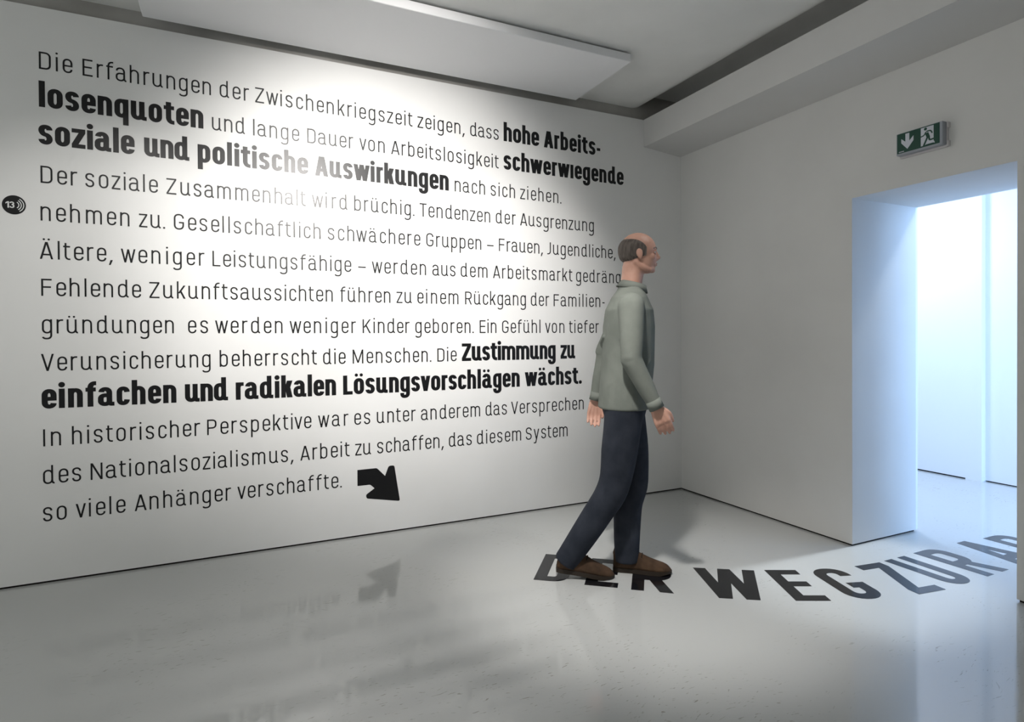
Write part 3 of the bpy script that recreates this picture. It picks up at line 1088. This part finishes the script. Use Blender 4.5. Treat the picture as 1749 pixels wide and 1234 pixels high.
# face details
for s in (-1, 1):
    bm = bmesh.new()
    ball(bm, HC + Vector((0.0700, s * 0.030, 0.000)), 0.0125, 0.0130, 0.0075, 14)
    ey = link('eye', bm, M_EYE, person, True)
    bm = bmesh.new()
    ball(bm, HC + Vector((0.0802, s * 0.030, 0.000)), 0.0030, 0.0055, 0.0055, 12)
    link('iris', bm, M_IRIS, ey, True)
    bm = bmesh.new()
    limb(bm, [(HC.x + 0.078, s * 0.017, HC.z + 0.004, 0.0030), (HC.x + 0.0835, s * 0.030, HC.z + 0.0085, 0.0034), (HC.x + 0.072, s * 0.043, HC.z + 0.003, 0.0030)], 8)
    limb(bm, [(HC.x + 0.078, s * 0.018, HC.z - 0.004, 0.0026), (HC.x + 0.0810, s * 0.030, HC.z - 0.0080, 0.0028), (HC.x + 0.071, s * 0.043, HC.z - 0.003, 0.0026)], 8)
    link('eyelids', bm, M_SKIN, person, True)
    bm = bmesh.new()
    limb(bm, [(HC.x + 0.088, s * 0.012, HC.z + 0.020, 0.0030), (HC.x + 0.083, s * 0.028, HC.z + 0.026, 0.0036), (HC.x + 0.070, s * 0.044, HC.z + 0.020, 0.0025)], 8)
    link('eyebrow', bm, M_HAIR, person, True)
bm = bmesh.new()
limb(bm, [(HC.x + 0.076, -0.022, HC.z - 0.060, 0.002), (HC.x + 0.0885, 0, HC.z - 0.058, 0.0040), (HC.x + 0.076, 0.022, HC.z - 0.060, 0.002)], 8)
limb(bm, [(HC.x + 0.075, -0.019, HC.z - 0.064, 0.002), (HC.x + 0.0870, 0, HC.z - 0.066, 0.0044), (HC.x + 0.075, 0.019, HC.z - 0.064, 0.002)], 8)
link('mouth', bm, M_LIP, person, True)

# short hair round the back and sides, bald on top
bm = bmesh.new()
NU, NV = 40, 16
import random
random.seed(4)
grid = []
for j in range(NV + 1):
    row = []
    for i in range(NU + 1):
        az = R(-116 + 232 * i / NU) + math.pi              # around the back of the head
        side_f = abs((i / NU) * 2 - 1)                      # 0 back .. 1 temples
        lo = -0.80 + 0.50 * side_f ** 2 - 0.10 * side_f ** 8    # nape up to the sideburn
        hi = 0.66 - 0.16 * side_f ** 2 - 0.42 * side_f ** 7
        el = lo + (hi - lo) * j / NV
        edge = min(1.0, min(i, NU - i) / 6, j / 4, (NV - j) / 5)
        edge = math.sin(edge * math.pi / 2)
        rr = 0.985 + 0.075 * edge + random.uniform(-0.006, 0.006) * edge
        row.append(bm.verts.new(HC + Vector((-0.010, 0, 0.016)) + Vector((0.099 * math.cos(az) * math.cos(el) * rr, 0.079 * math.sin(az) * math.cos(el) * rr, 0.096 * math.sin(el) * rr))))
    grid.append(row)
for j in range(NV):
    for i in range(NU):
        bm.faces.new((grid[j][i], grid[j][i + 1], grid[j + 1][i + 1], grid[j + 1][i]))
ret = bmesh.ops.solidify(bm, geom=bm.faces[:], thickness=0.012)
bmesh.ops.recalc_face_normals(bm, faces=bm.faces[:])
link('hair', bm, M_HAIR, person, True)

# shirt
bm = bmesh.new()
stack(bm, [(0.000, 0, 0.905, 0.137, 0.190), (0.000, 0, 0.912, 0.141, 0.194), (0.002, 0, 0.96, 0.138, 0.190), (0.010, 0, 1.04, 0.140, 0.186), (0.020, 0, 1.14, 0.140, 0.182), (0.024, 0, 1.24, 0.138, 0.184),
           (0.026, 0, 1.34, 0.138, 0.196), (0.028, 0, 1.43, 0.128, 0.205), (0.030, 0, 1.495, 0.098, 0.185), (0.036, 0, 1.535, 0.074, 0.110),
           (0.042, 0, 1.560, 0.068, 0.078)])
for A_, side in ((ARM_R, -1), (ARM_L, 1)):
    s_, e_, w_ = A_['sh'], A_['el'], A_['wr']
    mid = [(e_[i] * 0.55 + w_[i] * 0.45) for i in range(3)]
    cuff = [(e_[i] * 0.06 + w_[i] * 0.94) for i in range(3)]
    up_m = [(s_[i] + e_[i]) / 2 for i in range(3)]
    limb(bm, [(s_[0], s_[1] * 0.93, s_[2] - 0.01, 0.068), (*up_m, 0.060), (e_[0] - 0.004, e_[1], e_[2] + 0.02, 0.053), (*e_, 0.053), (*mid, 0.047), (*cuff, 0.037)], 20)
for ang_, z_ in ((0.4, 1.02), (1.9, 1.08), (3.6, 1.0), (5.2, 1.12), (2.8, 1.22), (4.4, 1.28)):        # soft folds
    c_ = Vector((0.015 + 0.132 * math.cos(ang_), 0.180 * math.sin(ang_), z_))
    c2 = Vector((0.015 + 0.132 * math.cos(ang_ + 0.7), 0.180 * math.sin(ang_ + 0.7), z_ + 0.07))
    limb(bm, [(*c_, 0.008), (*(c_.lerp(c2, 0.5) + Vector((c_.x, c_.y, 0)) * 0.05), 0.017), (*c2, 0.008)], 10)
shirt = merge('shirt', bm, M_SHIRT, person, 0.0065, 3)
# collar, hem band and cuffs
bm = bmesh.new()
def band(bm, c, ax_, ay_, rx, ry, hgt, d, th=0.006, seg=28, flare=0.0):
    ringv = []
    for off_, e_ in ((0, 0), (hgt, flare)):
        for t_ in (0, th):
            ringv.append([bm.verts.new(c + d * off_ + ax_ * ((rx + t_ + e_) * math.cos(2 * math.pi * k / seg)) + ay_ * ((ry + t_ + e_) * math.sin(2 * math.pi * k / seg))) for k in range(seg)])
    a_, b_, c2_, d_ = ringv
    for k in range(seg):
        j = (k + 1) % seg
        bm.faces.new((b_[k], b_[j], d_[j], d_[k]))
        bm.faces.new((a_[j], a_[k], c2_[k], c2_[j]))
        bm.faces.new((a_[k], a_[j], b_[j], b_[k]))
        bm.faces.new((c2_[j], c2_[k], d_[k], d_[j]))
X_, Y_, Z_ = Vector((1, 0, 0)), Vector((0, 1, 0)), Vector((0, 0, 1))
tilt = Matrix.Rotation(R(14), 3, 'Y')
band(bm, Vector((0.044, 0, 1.545)), tilt @ X_, Y_, 0.070, 0.078, 0.034, tilt @ Z_, 0.006, flare=-0.010)
band(bm, Vector((0.044, 0, 1.540)), tilt @ X_, Y_, 0.082, 0.090, 0.036, tilt @ Z_, 0.004, flare=-0.016)
bmesh.ops.recalc_face_normals(bm, faces=bm.faces[:])
link('collar', bm, M_SHIRT, shirt, True)
for A_ in (ARM_R, ARM_L):
    e_, w_ = Vector(A_['el']), Vector(A_['wr'])
    d_ = (w_ - e_).normalized()
    ax_ = Y_.cross(d_).normalized()
    ay_ = d_.cross(ax_).normalized()
    bm = bmesh.new()
    band(bm, w_ - d_ * 0.035, ax_, ay_, 0.034, 0.034, 0.048, d_, 0.005)
    bmesh.ops.recalc_face_normals(bm, faces=bm.faces[:])
    link('cuff', bm, M_SHIRT, shirt, True)
# trousers
bm = bmesh.new()
stack(bm, [(0.0, 0, 0.80, 0.085, 0.120), (0.0, 0, 0.86, 0.108, 0.160), (0.0, 0, 0.92, 0.124, 0.176), (0.0, 0, 1.00, 0.122, 0.174), (0.0, 0, 1.04, 0.116, 0.162)])
def pant(pts, hem):
    out = []
    for (x, y, z, r), rr in zip(pts, (0.104, 0.096, 0.083, 0.076, 0.066)):
        out.append((x, y, z, rr))
    out[-1] = hem
    limb(bm, out, 24, 5, True)
pant(LEG_F, (0.012, 0.053, 0.052, 0.066))
pant(LEG_B, (-0.318, -0.070, 0.078, 0.064))
for x, y, z, dx, r in ((0.078, 0.05, 0.52, 0.03, 0.010), (0.085, 0.09, 0.47, -0.03, 0.009), (-0.02, 0.06, 0.40, 0.04, 0.009), (0.06, 0.03, 0.20, 0.01, 0.011), (0.05, 0.03, 0.165, 0.02, 0.012),
                       (-0.04, -0.13, 0.52, 0.03, 0.009)):
    limb(bm, [(x - dx, y - 0.03, z, r * 0.6), (x, y, z + 0.012, r), (x + dx, y + 0.03, z - 0.004, r * 0.6)], 10)
merge('trousers', bm, M_TROUS, person, 0.0065, 3)


# shoes: suede lace-up desert boots
def shoe(heel, yaw, pitch, parent):
    """heel = back of the sole on the ground, toe along +x"""
    mt = Matrix.Translation(Vector(heel)) @ Matrix.Rotation(yaw, 4, 'Z') @ Matrix.Rotation(pitch, 4, 'Y')
    out = [(0.0, 0.030), (0.03, 0.036), (0.08, 0.035), (0.13, 0.038), (0.19, 0.047), (0.24, 0.047), (0.28, 0.036), (0.298, 0.020)]
    top = [0.118, 0.128, 0.126, 0.108, 0.080, 0.064, 0.050, 0.034]
    def ringx(x, w, z0, z1):
        pts = []
        for k in range(20):
            a_ = 2 * math.pi * k / 20
            cy, cz = math.cos(a_), math.sin(a_)
            if cz < 0:
                pts.append((x, w * (abs(cy) ** 0.5) * (1 if cy > 0 else -1), z0 + (cz < -0.2) * 0.0))
            else:
                pts.append((x, w * cy * (1 - 0.12 * cz), z0 + (z1 - z0) * cz ** 0.8))
        return pts
    bm = bmesh.new()
    prev = None
    rows = [(-0.004, 0.012, 0.022, 0.070)] + [(x, w, 0.020, t) for (x, w), t in zip(out, top)] + [(0.304, 0.008, 0.022, 0.026)]
    for x, w, z0, z1 in rows:
        cur = [bm.verts.new(p) for p in ringx(x, w, z0, z1)]
        if prev:
            for k in range(20):
                bm.faces.new((prev[k], cur[k], cur[(k + 1) % 20], prev[(k + 1) % 20]))
        else:
            bm.faces.new(cur)
        prev = cur
    bm.faces.new(prev[::-1])
    bmesh.ops.recalc_face_normals(bm, faces=bm.faces[:])
    bmesh.ops.subdivide_edges(bm, edges=bm.edges[:], cuts=1, use_grid_fill=True, smooth=0.6)
    bmesh.ops.transform(bm, matrix=mt, verts=bm.verts[:])
    up_o = link('shoe', bm, M_SHOE, parent, True)
    # sole
    bm = bmesh.new()
    side_pts = [(x - (0.006 if i == 0 else 0), w + 0.004) for i, (x, w) in enumerate(out)] + [(0.308, 0.008)]
    loop = [(x, w) for x, w in side_pts] + [(x, -w) for x, w in side_pts[::-1]]
    loop = round_loop([(x, y, 0.008) for x, y in loop])
    lo = [bm.verts.new((x, y, 0.0 + (0.008 if x > 0.27 else 0))) for x, y in loop]
    hi = [bm.verts.new((x, y, 0.022)) for x, y in loop]
    n_ = len(loop)
    bm.faces.new(lo)
    bm.faces.new(hi[::-1])
    for k in range(n_):
        j = (k + 1) % n_
        bm.faces.new((lo[j], lo[k], hi[k], hi[j]))
    bmesh.ops.recalc_face_normals(bm, faces=bm.faces[:])
    bmesh.ops.transform(bm, matrix=mt, verts=bm.verts[:])
    link('sole', bm, M_SOLE, up_o)
    # laces across the tongue
    bm = bmesh.new()
    for x, z in ((0.112, 0.118), (0.130, 0.109), (0.148, 0.099)):
        limb(bm, [(x, -0.024, z - 0.012, 0.0022), (x + 0.004, 0, z + 0.0025, 0.0026), (x, 0.024, z - 0.012, 0.0022)], 8, 3)
    limb(bm, [(0.108, -0.004, 0.121, 0.003), (0.110, -0.026, 0.112, 0.003), (0.118, -0.034, 0.092, 0.003)], 8, 3)
    bmesh.ops.transform(bm, matrix=mt, verts=bm.verts[:])
    link('laces', bm, M_LACE, up_o, True)
    return up_o


shoe((-0.055, 0.060, 0.0015), R(-5), 0.0, person)
shoe((-0.362, -0.076, 0.036), R(5), R(8), person)
